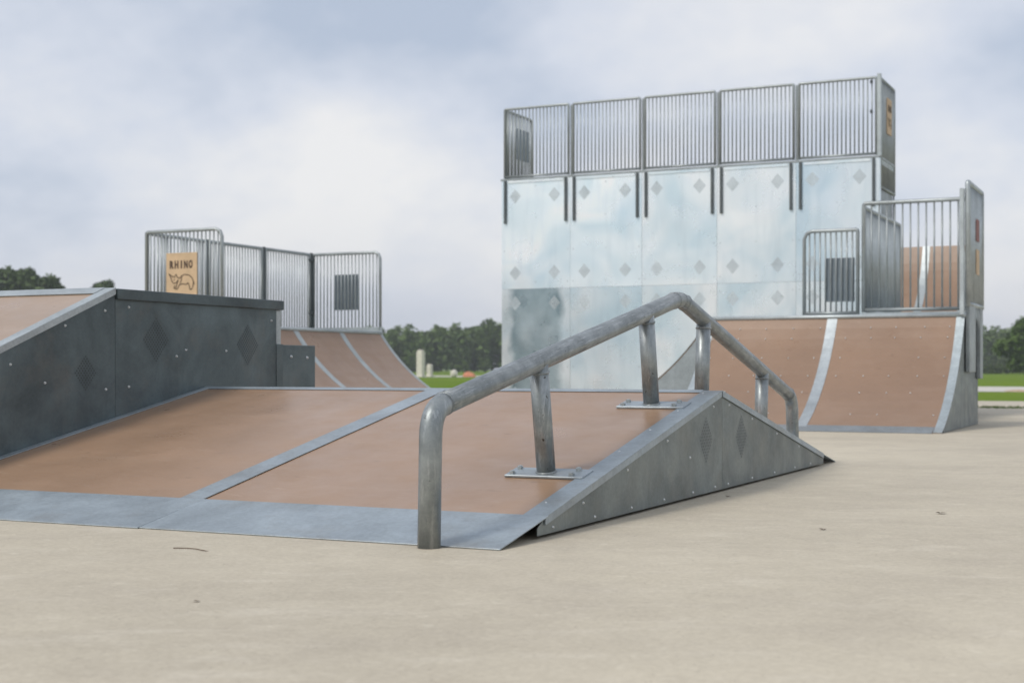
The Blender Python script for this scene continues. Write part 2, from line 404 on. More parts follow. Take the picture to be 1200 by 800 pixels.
sheet('path', -20, 60, 47.5, 61, -0.047, 'path')
sheet('track', -90, -22, 112, 132, -0.047, 'path', edge=1.5)

# ------------------------------------------------------------------ funbox with two sloped faces
XR, XL = -2.355, -5.884
YF, YB, YRG = 5.21, 9.98, 7.59; ZF, ZR = 0.080, 0.556
fb = thing('fun_box', ((XR + XL) / 2, YRG, 0), 'low two-sided brown ramp with grey steel side, in front with the pipe rail over it', 'skate ramp')
def zramp(y): return ZF + (ZR - ZF) * ((y - YF) / (YRG - YF) if y <= YRG else (YB - y) / (YB - YRG))
SX = (-4.19, -4.06)
for (y0, y1) in ((YF, YRG - 0.012), (YB, YRG + 0.012)):
    for (x0, x1) in ((XL + 0.004, -4.128), (-4.124, XR - 0.006)):
        prism('ramp_panel', sheet_prof([(y0, zramp(y0)), (y1, zramp(y1))], 0.018), 'x', x0, x1, 'board', fb, bevel=0.0015, color=(1.1, 1.1, 1.06))
    up = 0.006
    prism('seam_strip', sheet_prof([(y0 - (0.02 if y0 < y1 else -0.02), zramp(y0) + up - .003), (y1, zramp(y1) + up)], 0.0045), 'x', SX[0], SX[1], 'lip', fb, bevel=0.001)
    prism('edge_strip', sheet_prof([(y0, zramp(y0) + up), (y1, zramp(y1) + up)], 0.0045), 'x', XR - 0.10, XR + 0.008, 'lip', fb, bevel=0.001)
    prism('edge_flange', [(y0, zramp(y0) + up - .004), (y1, zramp(y1) + up - .004), (y1, zramp(y1) - 0.028), (y0, zramp(y0) - 0.028)], 'x', XR + 0.0035, XR + 0.0085, 'lip', fb)
    prism('edge_strip', sheet_prof([(y0, zramp(y0) + up), (y1, zramp(y1) + up)], 0.0045), 'x', XL + 0.004, XL + 0.062, 'lip', fb, bevel=0.001)
prism('ridge_strip', [(YRG - 0.05, zramp(YRG - .05) + .0035), (YRG, ZR + 0.008), (YRG + 0.05, zramp(YRG + .05) + .0035), (YRG, ZR + 0.001)], 'x', XL + 0.006, XR - 0.102, 'lip', fb)
# lips: two plates in front, one behind
lipz = 0.006
for (x0, x1, dy) in ((XL + .004, -4.052, 0.0), (-4.0515, XR + 0.015, 0.010)):
    prism('lip_plate', sheet_prof([(4.768 + dy, lipz), (YF + 0.012, ZF + 0.010)], 0.0055), 'x', x0, x1, 'lip', fb, bevel=0.001)
prism('lip_plate', sheet_prof([(YB - .012, ZF + 0.010), (10.40, lipz)], 0.0055), 'x', XL + .004, XR - 0.004, 'lip', fb, bevel=0.001)
# side skirts, one each way from the ridge
def skirt(x, y0, y1, ysplit):
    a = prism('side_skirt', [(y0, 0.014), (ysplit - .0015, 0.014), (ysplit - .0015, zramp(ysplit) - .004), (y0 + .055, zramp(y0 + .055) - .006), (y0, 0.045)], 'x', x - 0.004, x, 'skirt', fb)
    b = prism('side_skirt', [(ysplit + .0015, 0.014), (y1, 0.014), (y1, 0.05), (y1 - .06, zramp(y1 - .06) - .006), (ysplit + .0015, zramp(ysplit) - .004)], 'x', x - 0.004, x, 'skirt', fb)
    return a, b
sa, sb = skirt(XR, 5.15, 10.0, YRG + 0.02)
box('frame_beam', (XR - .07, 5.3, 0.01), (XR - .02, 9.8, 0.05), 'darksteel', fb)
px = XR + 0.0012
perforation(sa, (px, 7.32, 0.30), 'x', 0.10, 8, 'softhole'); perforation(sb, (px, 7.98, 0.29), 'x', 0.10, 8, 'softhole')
pts_a = [(XR, y, 0.035) for y in (5.30, 5.75, 6.2, 6.65, 7.1, 7.48)] + [(XR, y, zramp(y) - 0.055) for y in (5.62, 6.15, 6.7, 7.45)] + [(XR, 7.05, .22)]
pts_b = [(XR, y, 0.035) for y in (7.72, 8.2, 8.7, 9.2, 9.62)] + [(XR, y, zramp(y) - 0.05) for y in (7.74, 8.2, 8.75, 9.3)]
screws(sa, pts_a, (1, 0, 0), 0.008); screws(sb, pts_b, (1, 0, 0), 0.008)
sn = Vector((0, -0.2, 1))
screws(fb, [(x, y, zramp(y) + up) for y in [5.4 + .42 * i for i in range(6)] for x in (XR - .075,)] , sn, 0.006)

# ------------------------------------------------------------------ grind rail over the funbox
XP = -2.622; PR = 0.0445
gr = thing('grind_rail', (XP, 4.745, 0), 'worn grey steel pipe rail bent over the low brown ramp', 'grind rail')
def elbow(a, b, c, rad, n=5):
    a, b, c = Vector(a), Vector(b), Vector(c); u = (a - b).normalized(); v = (c - b).normalized(); o_ = []
    for i in range(n + 1):
        t = i / n; o_.append(b + u * rad * (1 - t) ** 2 + v * rad * t ** 2)
    return o_
P = [(XP, 4.742, 0.0), (XP, 4.758, 0.525), (XP, 7.66, 1.078), (XP, 10.16, 0.475), (XP, 10.20, 0.0)]
eA = elbow(P[0], P[1], P[2], 0.105, 8); eB = elbow(P[1], P[2], P[3], 0.09, 4); eC = elbow(P[2], P[3], P[4], 0.105, 8)
def dens(pts):
    o_ = []
    for a, b in zip(pts, pts[1:]):
        a, b = Vector(a), Vector(b); n = max(1, int((b - a).length / 0.25))
        o_ += [a + (b - a) * i / n for i in range(n)]
    return o_ + [Vector(pts[-1])]
def weld(p, d, r, parent):
    bm = bmesh.new(); d = Vector(d).normalized(); q = d.to_track_quat('Z', 'Y').to_matrix().to_4x4(); n = 24; m_ = 6; g = []
    for i in range(n):
        a = 6.28318 * i / n; rr = r - 0.0015 + 0.001 * math.sin(i * 5.0)
        g.append([bm.verts.new(Matrix.Translation(p) @ q @ Vector(((rr + .0075 * math.cos(6.28318 * j / m_)) * math.cos(a), (rr + .0075 * math.cos(6.28318 * j / m_)) * math.sin(a), .006 * math.sin(6.28318 * j / m_)))) for j in range(m_)])
    for i in range(n):
        for j in range(m_): bm.faces.new((g[i][j], g[(i + 1) % n][j], g[(i + 1) % n][(j + 1) % m_], g[i][(j + 1) % m_]))
    return bm_obj('weld_bead', bm, 'pipe', parent, smooth=True)
rt = tube('rail_tube', dens([eA[-1], eB[0]]) + eB[1:3], PR, 'pipe', gr, 28)
tube('rail_tube', eB[2:] + dens([eB[-1], eC[0]])[1:], PR, 'pipeback', gr, 28)
tube('end_post', dens([P[0], eA[0]]) + eA[1:], PR, 'post', gr, 28); tube('end_post', eC + dens([eC[-1], P[4]])[1:], PR, 'post', gr, 28)
d01 = Vector(P[2]) - Vector(P[1]); d12 = Vector(P[3]) - Vector(P[2])
weld(Vector(P[1]) + d01.normalized() * 0.107, d01, PR - .002, gr); weld(Vector(P[2]) + d12.normalized() * 0.092, d12, PR - .002, gr)
weld(Vector(P[2]) - d01.normalized() * 0.092, d01, PR - .002, gr); weld(Vector(P[3]) - d12.normalized() * 0.107, d12, PR - .002, gr)
bolt_bm = bmesh.new()
bmesh.ops.create_cone(bolt_bm, cap_ends=True, segments=6, radius1=.0145, radius2=.0135, depth=.012, matrix=Matrix.Translation((0, 0, .006)))
bmesh.ops.create_cone(bolt_bm, cap_ends=True, segments=8, radius1=.008, radius2=.007, depth=.006, matrix=Matrix.Translation((0, 0, .012)))
bolt_me = bpy.data.meshes.new('bolt'); bolt_bm.to_mesh(bolt_me); bolt_bm.free(); bolt_me.materials.append(M['galv'])
for (yb, yt, front) in ((5.83, 5.745, True), (7.205, 7.12, True), (8.062, 8.105, False), (9.335, 9.375, False)):
    sl = (ZR - ZF) / (YRG - YF) * (1 if front else -1) ; zb = zramp(yb)
    rz = (P[1][2] + (P[2][2] - P[1][2]) * (yt - P[1][1]) / (P[2][1] - P[1][1])) if front else (P[2][2] + (P[3][2] - P[2][2]) * (yt - P[2][1]) / (P[3][1] - P[2][1]))
    tube('post', dens([(XP, yb, zb + 0.004), (XP, yt, rz - 0.01)]), PR * 0.97, 'post', gr, 24)
    axis = Vector((0, yt - yb, rz - zb))
    weld(Vector((XP, yt, rz)) - axis.normalized() * (PR + .006), axis, PR * .95, gr)
    # base plate lies on the slope
    bm = box_bm((-0.19, -0.068, 0), (0.19, 0.068, 0.012), 0.0025)
    rot = Matrix.Rotation(math.atan(sl), 4, 'X'); T = Matrix.Translation((XP + 0.012, yb, zb + 0.0015)) @ rot
    bmesh.ops.transform(bm, matrix=T, verts=bm.verts)
    bp = bm_obj('base_plate', bm, 'lip', gr)
    weld(Vector((XP, yb, zb + 0.015)), (0, -sl, 1), PR * .97, gr)
    for bx in (-0.16, 0.13 if front else .16):
        for by in (-0.042, 0.042):
            p = T @ Vector((bx, by, 0.012)); b_ = link('bolt', bolt_me, None, bp, p); b_.rotation_euler = (math.atan(sl), 0, random.uniform(0, 1))

# ------------------------------------------------------------------ bank ramp with raised steel ledge beside the funbox
XA = -9.6; YE = 6.724; ZT = 1.165; SLB = 0.397
bk = thing('bank_ramp', ((XA + XL) / 2, YE, 0), 'tall dark steel sided bank ramp with flat ledge, at left beside the low brown ramp', 'skate ramp')
y0 = YE - (ZT - 0.02) / SLB
def zb_(y): return 0.02 + (y - y0) * SLB
prism('ramp_panel', sheet_prof([(y0, zb_(y0)), (YE - .02, zb_(YE - .02))], 0.02), 'x', XA, -7.75, 'board', bk, color=(1.25, 1.4, 1.5))  # pale cool tint on both panels paints in the sky's reflection
prism('ramp_panel', sheet_prof([(y0, zb_(y0)), (YE - .02, zb_(YE - .02))], 0.02), 'x', -7.745, XL - .006, 'board', bk, color=(1.25, 1.4, 1.5))
prism('edge_strip', sheet_prof([(y0, zb_(y0) + .006), (YE, zb_(YE) + .006)], 0.005), 'x', XL - .075, XL + 0.007, 'galv', bk, bevel=.001)
prism('edge_flange', [(y0, zb_(y0) + .002), (YE - .002, zb_(YE) + .001), (YE - .002, zb_(YE) - 0.035), (y0 + .08, zb_(y0 + .08) - 0.035)], 'x', XL + .0035, XL + .0075, 'galv', bk)
prism('seam_strip', sheet_prof([(y0, zb_(y0) + .005), (YE, zb_(YE) + .005)], 0.004), 'x', -7.81, -7.69, 'galv', bk, bevel=.001)
prism('top_strip', sheet_prof([(YE - 0.10, zb_(YE - .10) + .009), (YE, zb_(YE) + .009)], 0.004), 'x', XA, XL - .078, 'galv', bk)
s1 = prism('side_panel', [(y0 + .06, 0.006), (YE - .002, 0.006), (YE - .002, zb_(YE) - .022), (y0 + .06, zb_(y0 + .06) - .022)], 'x', XL - 0.005, XL, 'dark', bk)
s2 = prism('side_panel', [(YE + .002, 0.006), (8.40, 0.006), (8.40, ZT - .06), (YE + .002, ZT - .06)], 'x', XL - 0.0055, XL - .0008, 'dark', bk)
box('cap', (XA, YE + .004, ZT - 0.066), (XL + 0.018, 8.468, ZT), 'dark', bk, 0.004, color=0.9)
box('corner_post', (XL - .06, 8.405, 0.006), (XL - .002, 8.462, ZT - .068), 'galv', bk, 0.004)
box('end_panel', (XA, 8.46, 0.006), (XL - .065, 8.465, ZT - .068), 'dark', bk, 0)
lb = box('lower_block', (XL - 1.6, 8.470, 0.006), (XL - .001, 8.90, 0.852), 'dark', bk, 0.004)
box('cover_plate', (XL - .0004, 8.401, 0.006), (XL + .0035, 8.478, 0.856), 'dark', bk, 0.001)
screws(lb, [(XL, 8.585, .768), (XL, 8.79, .762)], (1, 0, 0), 0.012)
perforation(s1, (XL + .0014, 6.467, 0.655), 'x', 0.085, 8)
perforation(s2, (XL + .0008, 7.10, 0.862), 'x', 0.115, 10); perforation(s2, (XL + .0008, 8.06, 0.845), 'x', 0.115, 10)
screws(s1, [(XL, 6.635, 1.028), (XL, 5.878, .704), (XL, 6.642, .557), (XL, 6.14, .60), (XL, 6.30, .93)], (1, 0, 0), 0.0095)
screws(s2, [(XL, 6.847, 1.057), (XL, 6.847, .57), (XL, 7.395, .802), (XL, 7.819, .801), (XL, 8.34, 1.02), (XL, 7.30, .76)], (1, 0, 0), 0.009)

# ------------------------------------------------------------------ signs
def text_bm(body, width, height):
    cu = bpy.data.curves.new('lettering', 'FONT'); cu.body = body; cu.extrude = 0.0; cu.offset = 0.03; cu.align_x = 'CENTER'; cu.align_y = 'CENTER'
    t = bpy.data.objects.new('lettering', cu); C.objects.link(t)
    bpy.context.view_layer.update()
    me = bpy.data.meshes.new_from_object(t.evaluated_get(bpy.context.evaluated_depsgraph_get()))
    bpy.data.objects.remove(t); bpy.data.curves.remove(cu)
    bm = bmesh.new(); bm.from_mesh(me); bpy.data.meshes.remove(me)
    xs = [v.co.x for v in bm.verts]; ys = [v.co.y for v in bm.verts]
    cx, cy = (min(xs) + max(xs)) / 2, (min(ys) + max(ys)) / 2; sx, sy = width / (max(xs) - min(xs)), height / (max(ys) - min(ys))
    for v in bm.verts: v.co = Vector(((v.co.x - cx) * sx, (v.co.y - cy) * sy, 0))
    return bm
def ribbon_bm(pts, wd, bm):
    for a, b in zip(pts, pts[1:]):
        a, b = Vector(a), Vector(b); d = (b - a).normalized(); n = Vector((-d.y, d.x)) * wd / 2; e_ = d * wd * .3
        bm.faces.new([bm.verts.new((q.x, q.y, 0)) for q in (a - n - e_, b - n + e_, b + n + e_, a + n - e_)])
RH = [[(-.40, .20), (-.34, .10), (-.30, -.02), (-.24, -.08), (-.16, -.06), (-.10, .02)], [(-.40, .20), (-.30, .13), (-.22, .10), (-.17, .18), (-.13, .10), (-.05, .06), (0, .13), (.10, .17), (.24, .15), (.34, .07), (.38, -.05), (.37, -.18), (.33, -.26)],
      [(-.10, .02), (-.14, -.10), (-.18, -.24), (-.13, -.25), (-.06, -.12), (.06, -.10), (.14, -.12), (.22, -.08), (.26, -.18), (.27, -.27), (.33, -.26)], [(-.17, -.24), (-.24, -.22), (-.20, -.14)], [(.02, .12), (.00, .0), (-.04, -.08)], [(-.24, .02), (-.22, .03)], [(.38, -.02), (.41, -.12)]]
def printed_sign(x0, x1, y, z0, z1, label, axis='y'):
    """plywood board with dark lettering over an animal outline, facing -y (or +x)"""
    W, Hh = x1 - x0, z1 - z0; cx, cz = (x0 + x1) / 2, (z0 + z1) / 2
    if axis == 'y': root = thing('sign_board', (cx, y, z0), label, 'sign', 'animal outline signs on the railings'); T = Matrix.Translation((cx, y - .0015, cz)) @ Matrix.Rotation(R(90), 4, 'X')
    else: root = thing('sign_board', (y, cx, z0), label, 'sign', 'animal outline signs on the railings'); T = Matrix.Translation((y + .0015, cx, cz)) @ Matrix.Rotation(R(90), 4, 'Z') @ Matrix.Rotation(R(90), 4, 'X')
    if axis == 'y': box('board', (x0, y, z0), (x1, y + .014, z1), 'ply', root, .002)
    else: box('board', (y - .014, x0, z0), (y, x1, z1), 'ply', root, .002)
    for li, ch_ in enumerate('RHINO'):      # heavy letters, each cut from three passes of the same glyph
        bl_ = bmesh.new()
        for q in range(2):
            b2 = text_bm(ch_, W * (.035 if ch_ == 'I' else .115), Hh * .19)
            bmesh.ops.transform(b2, matrix=T @ Matrix.Translation(((li - 2) * W * .158 + (q - .5) * W * .014 + (0 if li < 3 else -W * .012), Hh * .22, q * .0004)), verts=b2.verts)
            tmp = bpy.data.meshes.new('tmp'); b2.to_mesh(tmp); b2.free(); bl_.from_mesh(tmp); bpy.data.meshes.remove(tmp)
        bm_obj('letter', bl_, 'print', root)
    bm = bmesh.new()
    for pl in RH: ribbon_bm([(px_ * W * 1.02, pz_ * W * .9 - Hh * .16) for px_, pz_ in pl], 0.013, bm)
    bmesh.ops.transform(bm, matrix=T, verts=bm.verts); bm_obj('animal_outline', bm, 'print', root)
    return root
def plate_sign(a, b, label):
    o = box('sign_plate', a, b, 'plate', None, .003); tag(o, label, 'sign', 'sign backs behind the railings'); return o

# ------------------------------------------------------------------ quarter pipe at far left
LQ_Y0, LQ_Y1, LQ_XC, LQ_H, LQ_RUN = 15.21, 19.26, -11.5, 1.235, 1.72
lq = thing('quarter_pipe', (LQ_XC, (LQ_Y0 + LQ_Y1) / 2, 0), 'brown quarter pipe behind the dark ledge, fenced deck, curving down to the right', 'skate ramp', 'quarter pipes')
pf = [(LQ_XC + LQ_RUN - s, z) for s, z in arc(LQ_H, LQ_RUN)]
ys = [LQ_Y0, 15.66, 16.87, 18.07, LQ_Y1]
for a, b in zip(ys, ys[1:]): prism('ramp_panel', sheet_prof(pf, .02), 'y', a + .002, b - .002, 'board', lq)
for yv in ys[1:-1]: prism('seam_strip', sheet_prof([(x, z + .006) for x, z in pf], .005), 'y', yv - .06, yv + .06, 'galv', lq)
prism('edge_strip', sheet_prof([(x, z + .006) for x, z in pf], .005), 'y', LQ_Y1 - .07, LQ_Y1 + .008, 'galv', lq)
prism('edge_strip', sheet_prof([(x, z + .006) for x, z in pf], .005), 'y', LQ_Y0 - .008, LQ_Y0 + .07, 'galv', lq)
for yv in (LQ_Y0, LQ_Y1 - .005): prism('side_panel', [(x, z - .022) for x, z in pf[1:]] + [(-12.79, LQ_H - .022), (-12.79, .005), (pf[1][0], .005)], 'y', yv, yv + .005, 'skirt', lq)
prism('lip_plate', [(LQ_XC + LQ_RUN + .33, .004), (LQ_XC + LQ_RUN - .02, .016), (LQ_XC + LQ_RUN - .02, .006), (LQ_XC + LQ_RUN + .33, .001)], 'y', LQ_Y0, LQ_Y1, 'lip', lq)
tube('coping', [(LQ_XC, LQ_Y0, LQ_H + .005), (LQ_XC, LQ_Y1, LQ_H + .005)], .028, 'galv', lq, 12)
box('deck', (-12.80, LQ_Y0, LQ_H - .03), (LQ_XC - .03, LQ_Y1, LQ_H + .004), 'galv', lq)
box('back_panel', (-12.805, LQ_Y0, .005), (-12.80, LQ_Y1, LQ_H - .03), 'skirt', lq, 0)
zt = 2.545; zbt = LQ_H + .05
railing(lq, (-12.79, LQ_Y0), (-11.49, LQ_Y0), zbt, zt, round1=True, fr=.024)
for a, b in ((15.24, 16.56), (16.60, 17.92), (17.96, 19.22)): railing(lq, (-12.80, a), (-12.80, b), zbt, zt - .01, spacing=.072, pr=.0105, fr=.024)
for yv in (16.58, 17.94, 19.235): box('back_post', (-12.815, yv - .024, LQ_H + .005), (-12.775, yv + .024, zt - .005), 'darksteel', lq)
railing(lq, (-12.79, LQ_Y1), (-11.50, LQ_Y1), zbt, zt - .01, round1=True, fr=.024)
box('toe_board', (-12.70, LQ_Y1 - .02, LQ_H + .005), (-11.49, LQ_Y1 + .01, LQ_H + .10), 'galv', lq)
for z in (1.55, 2.40): box('hinge_clamp', (-12.78, 19.13, z), (-12.73, 19.24, z + .045), 'darksteel', lq)
printed_sign(-12.41, -11.90, LQ_Y0 - .03, 1.665, 2.225, 'tan plywood sign with dark lettering, facing the camera above the dark ledge')
plate_sign((-12.40, LQ_Y1 + .028, 1.615), (-11.925, LQ_Y1 + .04, 2.18), 'dark blank sign back on the far railing of the left quarter pipe')

# ------------------------------------------------------------------ quarter pipe at right, facing the camera
QX0, QX1, QY0, QYC, QYB, QH = -5.45, -2.386, 15.40, 17.06, 18.22, 1.29
qp = thing('quarter_pipe', ((QX0 + QX1) / 2, QYC, 0), 'wide brown quarter pipe facing the camera at right, with one pale seam', 'skate ramp', 'quarter pipes')
qf = [(QY0 + s, z + .006) for s, z in arc(QH - .006, QYC - QY0)]
for a, b in ((QX0, -3.902), (-3.898, QX1 - .005)): prism('ramp_panel', sheet_prof(qf, .02), 'x', a, b, 'board', qp, color=.9)
prism('seam_strip', raise_prof(qf, .005) + qf[::-1], 'x', -3.965, -3.845, 'galv', qp, color=(.98, .98, 1.0))
for a, b in ((QX1 - .085, QX1 + .008), (QX0 - .008, QX0 + .085)): prism('edge_strip', raise_prof(qf, .006) + qf[::-1], 'x', a, b, 'galv', qp, color=(1.0, 1.03, 1.05))
prism('lip_plate', [(QY0 - .06, .003), (QY0 + .20, .072), (QY0 + .20, .066), (QY0 - .06, .001)], 'x', QX0, QX1 - .09, 'lip', qp, color=.8)
prism('lip_plate', [(QY0 - .06, .004), (QY0 + .0, .012), (QY0 + .0, .006), (QY0 - .06, .001)], 'x', QX0, QX1 - .09, 'lip', qp, color=.8)
side = [(y, z - .018) for y, z in qf[1:]]
sp1 = prism('side_panel', side + [(QYC + .02, .66), (QYB, .66), (QYB, .005), (qf[1][0], .005)], 'x', QX1 - .005, QX1, 'skirt', qp)
box('side_panel', (QX1 - .012, QYC + .02, .662), (QX1 - .008, QYB, QH - .02), 'darksteel', qp, 0)
prism('side_panel', side + [(QYB, QH - .02), (QYB, .005), (qf[1][0], .005)], 'x', QX0, QX0 + .005, 'skirt', qp)
box('deck', (QX0, QYC + .01, QH - .03), (QX1, QYB, QH + .002), 'galv', qp)
box('back_panel', (QX0, QYB - .006, .005), (QX1, QYB, QH - .032), 'skirt', qp, 0)
tube('coping', [(QX0, QYC, QH + .012), (QX1 + .02, QYC, QH + .012)], .026, 'galv', qp, 12, color=(1.1, 1.1, 1.1))
box('coping_angle', (QX0, QYC - .004, QH - .012), (QX1, QYC + .09, QH + .006), 'galv', qp, .002)
sc_pts = []
for x0, x1 in ((QX0, -3.95), (-3.84, QX1 - .05)):
    for i in range(5):
        x = x0 + .12 + i * (x1 - x0 - .22) / 4
        for j in (3, 6, 8, 10, 12, 13):
            if random.random() < .88: sc_pts.append((x + random.uniform(-.02, .02), qf[j][0] - .004, qf[j][1] + .004))
screws(qp, sc_pts, (0, -.8, .6), 0.0095)
railing(qp, (-3.80, QYB), (-2.40, QYB), 1.40, 2.80, spacing=.098, fr=.026)
railing(qp, (-4.565, QYB + .01), (-3.83, QYB + .01), 1.37, 2.475, spacing=.07, round0=True, fr=.024)
box('toe_board', (-3.80, QYB - .03, QH + .004), (-2.40, QYB - .008, QH + .10), 'galv', qp)
gp = railing(qp, (-2.345, 17.02), (-2.345, 18.26), 1.40, 2.86, spacing=.067, fr=.03, mat='galv')
box('post_leg', (-2.379, 17.10, .64), (-2.33, 17.62, 1.42), 'rail', qp, .006)
box('post_leg', (-2.379, 18.02, .56), (-2.33, 18.25, 1.42), 'rail', qp, .006)
box('post_leg', (-2.43, 17.00, 1.30), (-2.38, 17.06, 2.76), 'galv', qp, .006, color=1.15)
st1 = box('sticker', (-2.327, 17.62, 2.20), (-2.322, 17.86, 2.46), 'red', gp, 0); st2 = box('sticker', (-2.327, 17.62, 1.80), (-2.322, 17.86, 2.10), 'ply', gp, 0)
st1['label'] = 'red printed notice on the end railing'; st2['label'] = 'tan printed notice on the end railing'
plate_sign((-4.27, QYB + .035, 1.54), (-3.90, QYB + .047, 2.10), 'dark blank sign back on the low railing in front of the steel wall')

# quarter pipe dropping to the left off the same deck
SQ_Y0, SQ_Y1 = 17.10, 19.6; SQ_XC = -5.47; SQ_RUN = 1.72
sq = thing('quarter_pipe', (SQ_XC - .8, (SQ_Y0 + SQ_Y1) / 2, 0), 'quarter pipe whose grey curved end shows under the rail, dropping to the left', 'skate ramp', 'quarter pipes')
sf = [(SQ_XC - SQ_RUN + s, z) for s, z in arc(QH, SQ_RUN)]
prism('ramp_panel', sheet_prof(sf, .02), 'y', SQ_Y0 + .002, 18.35, 'board', sq); prism('ramp_panel', sheet_prof(sf, .02), 'y', 18.354, SQ_Y1, 'board', sq)
prism('edge_strip', raise_prof(sf, .006) + sf[::-1], 'y', SQ_Y0 - .006, SQ_Y0 + .075, 'skirt', sq)
prism('side_panel', [(x, z - .018) for x, z in sf[1:]] + [(SQ_XC, .005), (sf[1][0], .005)], 'y', SQ_Y0, SQ_Y0 + .005, 'galv', sq, color=(.8, .82, .84))
prism('side_panel', [(x, z - .018) for x, z in sf[1:]] + [(SQ_XC, .005), (sf[1][0], .005)], 'y', SQ_Y1 - .005, SQ_Y1, 'galv', sq)

# upper tier behind the right quarter pipe: deck with railing, then a further brown transition
UX0, UX1, UY0, UYC, UZ = -4.22, -3.0, 20.85, 22.2, 2.535
uq = thing('quarter_pipe', ((UX0 + UX1) / 2, UY0, 0), 'upper brown quarter pipe seen through the bars of the right railing', 'skate ramp', 'quarter pipes')
uf = [(UY0 + s, QH + z) for s, z in arc(UZ - QH, UYC - UY0, t0=12, t1=66)]
for a, b in ((UX0, -3.66), (-3.656, UX1 - .005)): prism('ramp_panel', sheet_prof(uf, .02), 'x', a, b, 'board', uq, color=.9)
prism('seam_strip', raise_prof(uf, .006) + uf[::-1], 'x', -3.71, -3.60, 'galv', uq, color=.95)
prism('edge_strip', raise_prof(uf, .006) + uf[::-1], 'x', UX1 - .09, UX1 + .006, 'galv', uq, color=.95)
prism('side_panel', [(y, z - .02) for y, z in uf] + [(UYC + .6, UZ - .02), (UYC + .6, .005), (UY0, .005)], 'x', UX1 - .005, UX1, 'skirt', uq)
box('deck', (UX0, QYB + .06, QH - .04), (UX1, UY0, QH), 'galv', uq); box('deck', (UX0, UYC + .01, UZ - .03), (UX1 - .006, UYC + .6, UZ), 'galv', uq)
for y in (18.4, 20.7): box('deck_leg', (UX1 - .1, y, .005), (UX1 - .02, y + .08, QH - .041), 'galv', uq)
for y in (18.4, 20.7): box('deck_leg', (UX0 + .02, y, .005), (UX0 + .1, y + .08, QH - .041), 'galv', uq)
railing(uq, (-3.80, 18.30), (-3.80, 20.80), 1.40, 2.765, spacing=.067, fr=.026, mat='galv')

# ------------------------------------------------------------------ tall steel wall with railed platform
WX0, WX1, WY0, WY1, WZ = -10.63, -4.288, 21.786, 23.01, 3.90
tw = thing('steel_wall', ((WX0 + WX1) / 2, WY0, 0), 'tall pale galvanised sheet wall carrying a railed platform', 'ramp platform')
bw = (WX1 - WX0) / 5; zs = 2.03
tones = {(0, 0): .92, (1, 0): (.84, .88, .90), (2, 0): .93, (3, 0): .98, (4, 0): .95, (0, 1): 1.06, (1, 1): 1.06, (2, 1): 1.0, (3, 1): .97, (4, 1): (.86, .90, .93)}  # darker tints at lower left paint reflected surroundings into the panel colour
for i in range(5):
    for j, (z0, z1) in enumerate(((.006, zs - .0015), (zs + .0015, WZ - .03))):
        x0, x1 = WX0 + i * bw + .0018, WX0 + (i + 1) * bw - .0018
        jit = random.uniform(0, .003)
        p = box('wall_panel', (x0, WY0 - .004 - jit, z0), (x1, WY0 - jit + .001, z1), 'sheetreflect' if (i, j) == (0, 0) else 'sheet', tw, 0.0, color=tones[(i, j)])
        for fx in (.20, .77):
            for zz in ((z0 + .25, z1 - .24) if j == 0 else (z0 + .27, z1 - .27)):
                perforation(p, (x0 + fx * bw, WY0 - .0055 - jit, zz), 'y', .092, 7, 'farhole')
        if j: box('panel_trim', (x0 + .12, WY0 - .02, z1 - .045), (x1 - .12, WY0 - .0045 - jit, z1 - .003), 'sheet', p, .002)
        screws(p, [(x0 + fx * bw, WY0 - .0045 - jit, z0 + fz * (z1 - z0)) for fx in (.04, .5, .96) for fz in (.06, .35, .65, .94)], (0, -1, 0), .009, mat='galv')
box('frame_core', (WX0 + .03, WY0 + .004, .006), (WX1 - .03, WY1 - .03, WZ - .06), 'skirt', tw, 0)
box('side_panel', (WX0 - .001, WY0 + .07, .006), (WX0 + .004, WY1, WZ - .03), 'sheet', tw, 0)
box('side_panel', (WX1 - .022, WY0 + .07, .006), (WX1 - .018, WY1 - .07, WZ - .11), 'galv', tw, 0, color=.7)
box('corner_post', (WX1 - .004, WY0 - .006, .006), (WX1 + .012, WY0 + .10, WZ - .03), 'sheet', tw, .003)
box('corner_post', (WX1 - .010, WY1 - .07, .006), (WX1 + .006, WY1, WZ - .03), 'darksteel', tw, .003)
box('side_rail', (WX1 - .010, WY0 + .10, WZ - .11), (WX1 + .006, WY1 - .07, WZ - .03), 'sheet', tw, .003)
box('deck', (WX0 - .02, WY0 - .012, WZ - .028), (WX1 + .015, WY1 + .01, WZ + .004), 'galv', tw, .003, color=.8)
fzb, fzt = WZ + .02, 5.115
for i in range(5):
    railing(tw, (WX0 + i * bw + .022, WY0 + .03), (WX0 + (i + 1) * bw - .022, WY0 + .03), fzb, fzt, spacing=.066, fr=.022)
    for fx in (.075, bw - .075): box('post_leg', (WX0 + i * bw + fx - .02, WY0 - .045, 3.14), (WX0 + i * bw + fx + .02, WY0 - .005, WZ - .03), 'darksteel', tw, .004)
for i in range(1, 5): box('joint_post', (WX0 + i * bw - .019, WY0 + .055, WZ), (WX0 + i * bw + .019, WY0 + .08, fzt - .03), 'galv', tw, .003, color=.8)
railing(tw, (WX0 + .02, WY0 + .09), (WX0 + .02, WY1), fzb, fzt, spacing=.067, fr=.022, round1=True)
railing(tw, (WX1 - .0, WY0 + .09), (WX1 - .0, WY1), fzb - .5, fzt, spacing=.067, fr=.022)
box('gate_post', (WX1 - .03, WY0 + .0, WZ), (WX1 + .03, WY0 + .07, fzt + .03), 'galv', tw, .004, color=1.1)
for z in (4.55, 5.0): box('hinge_clamp', (WX1 - .13, WY0 - .02, z), (WX1 - .09, WY0 + .01, z + .05), 'darksteel', tw)
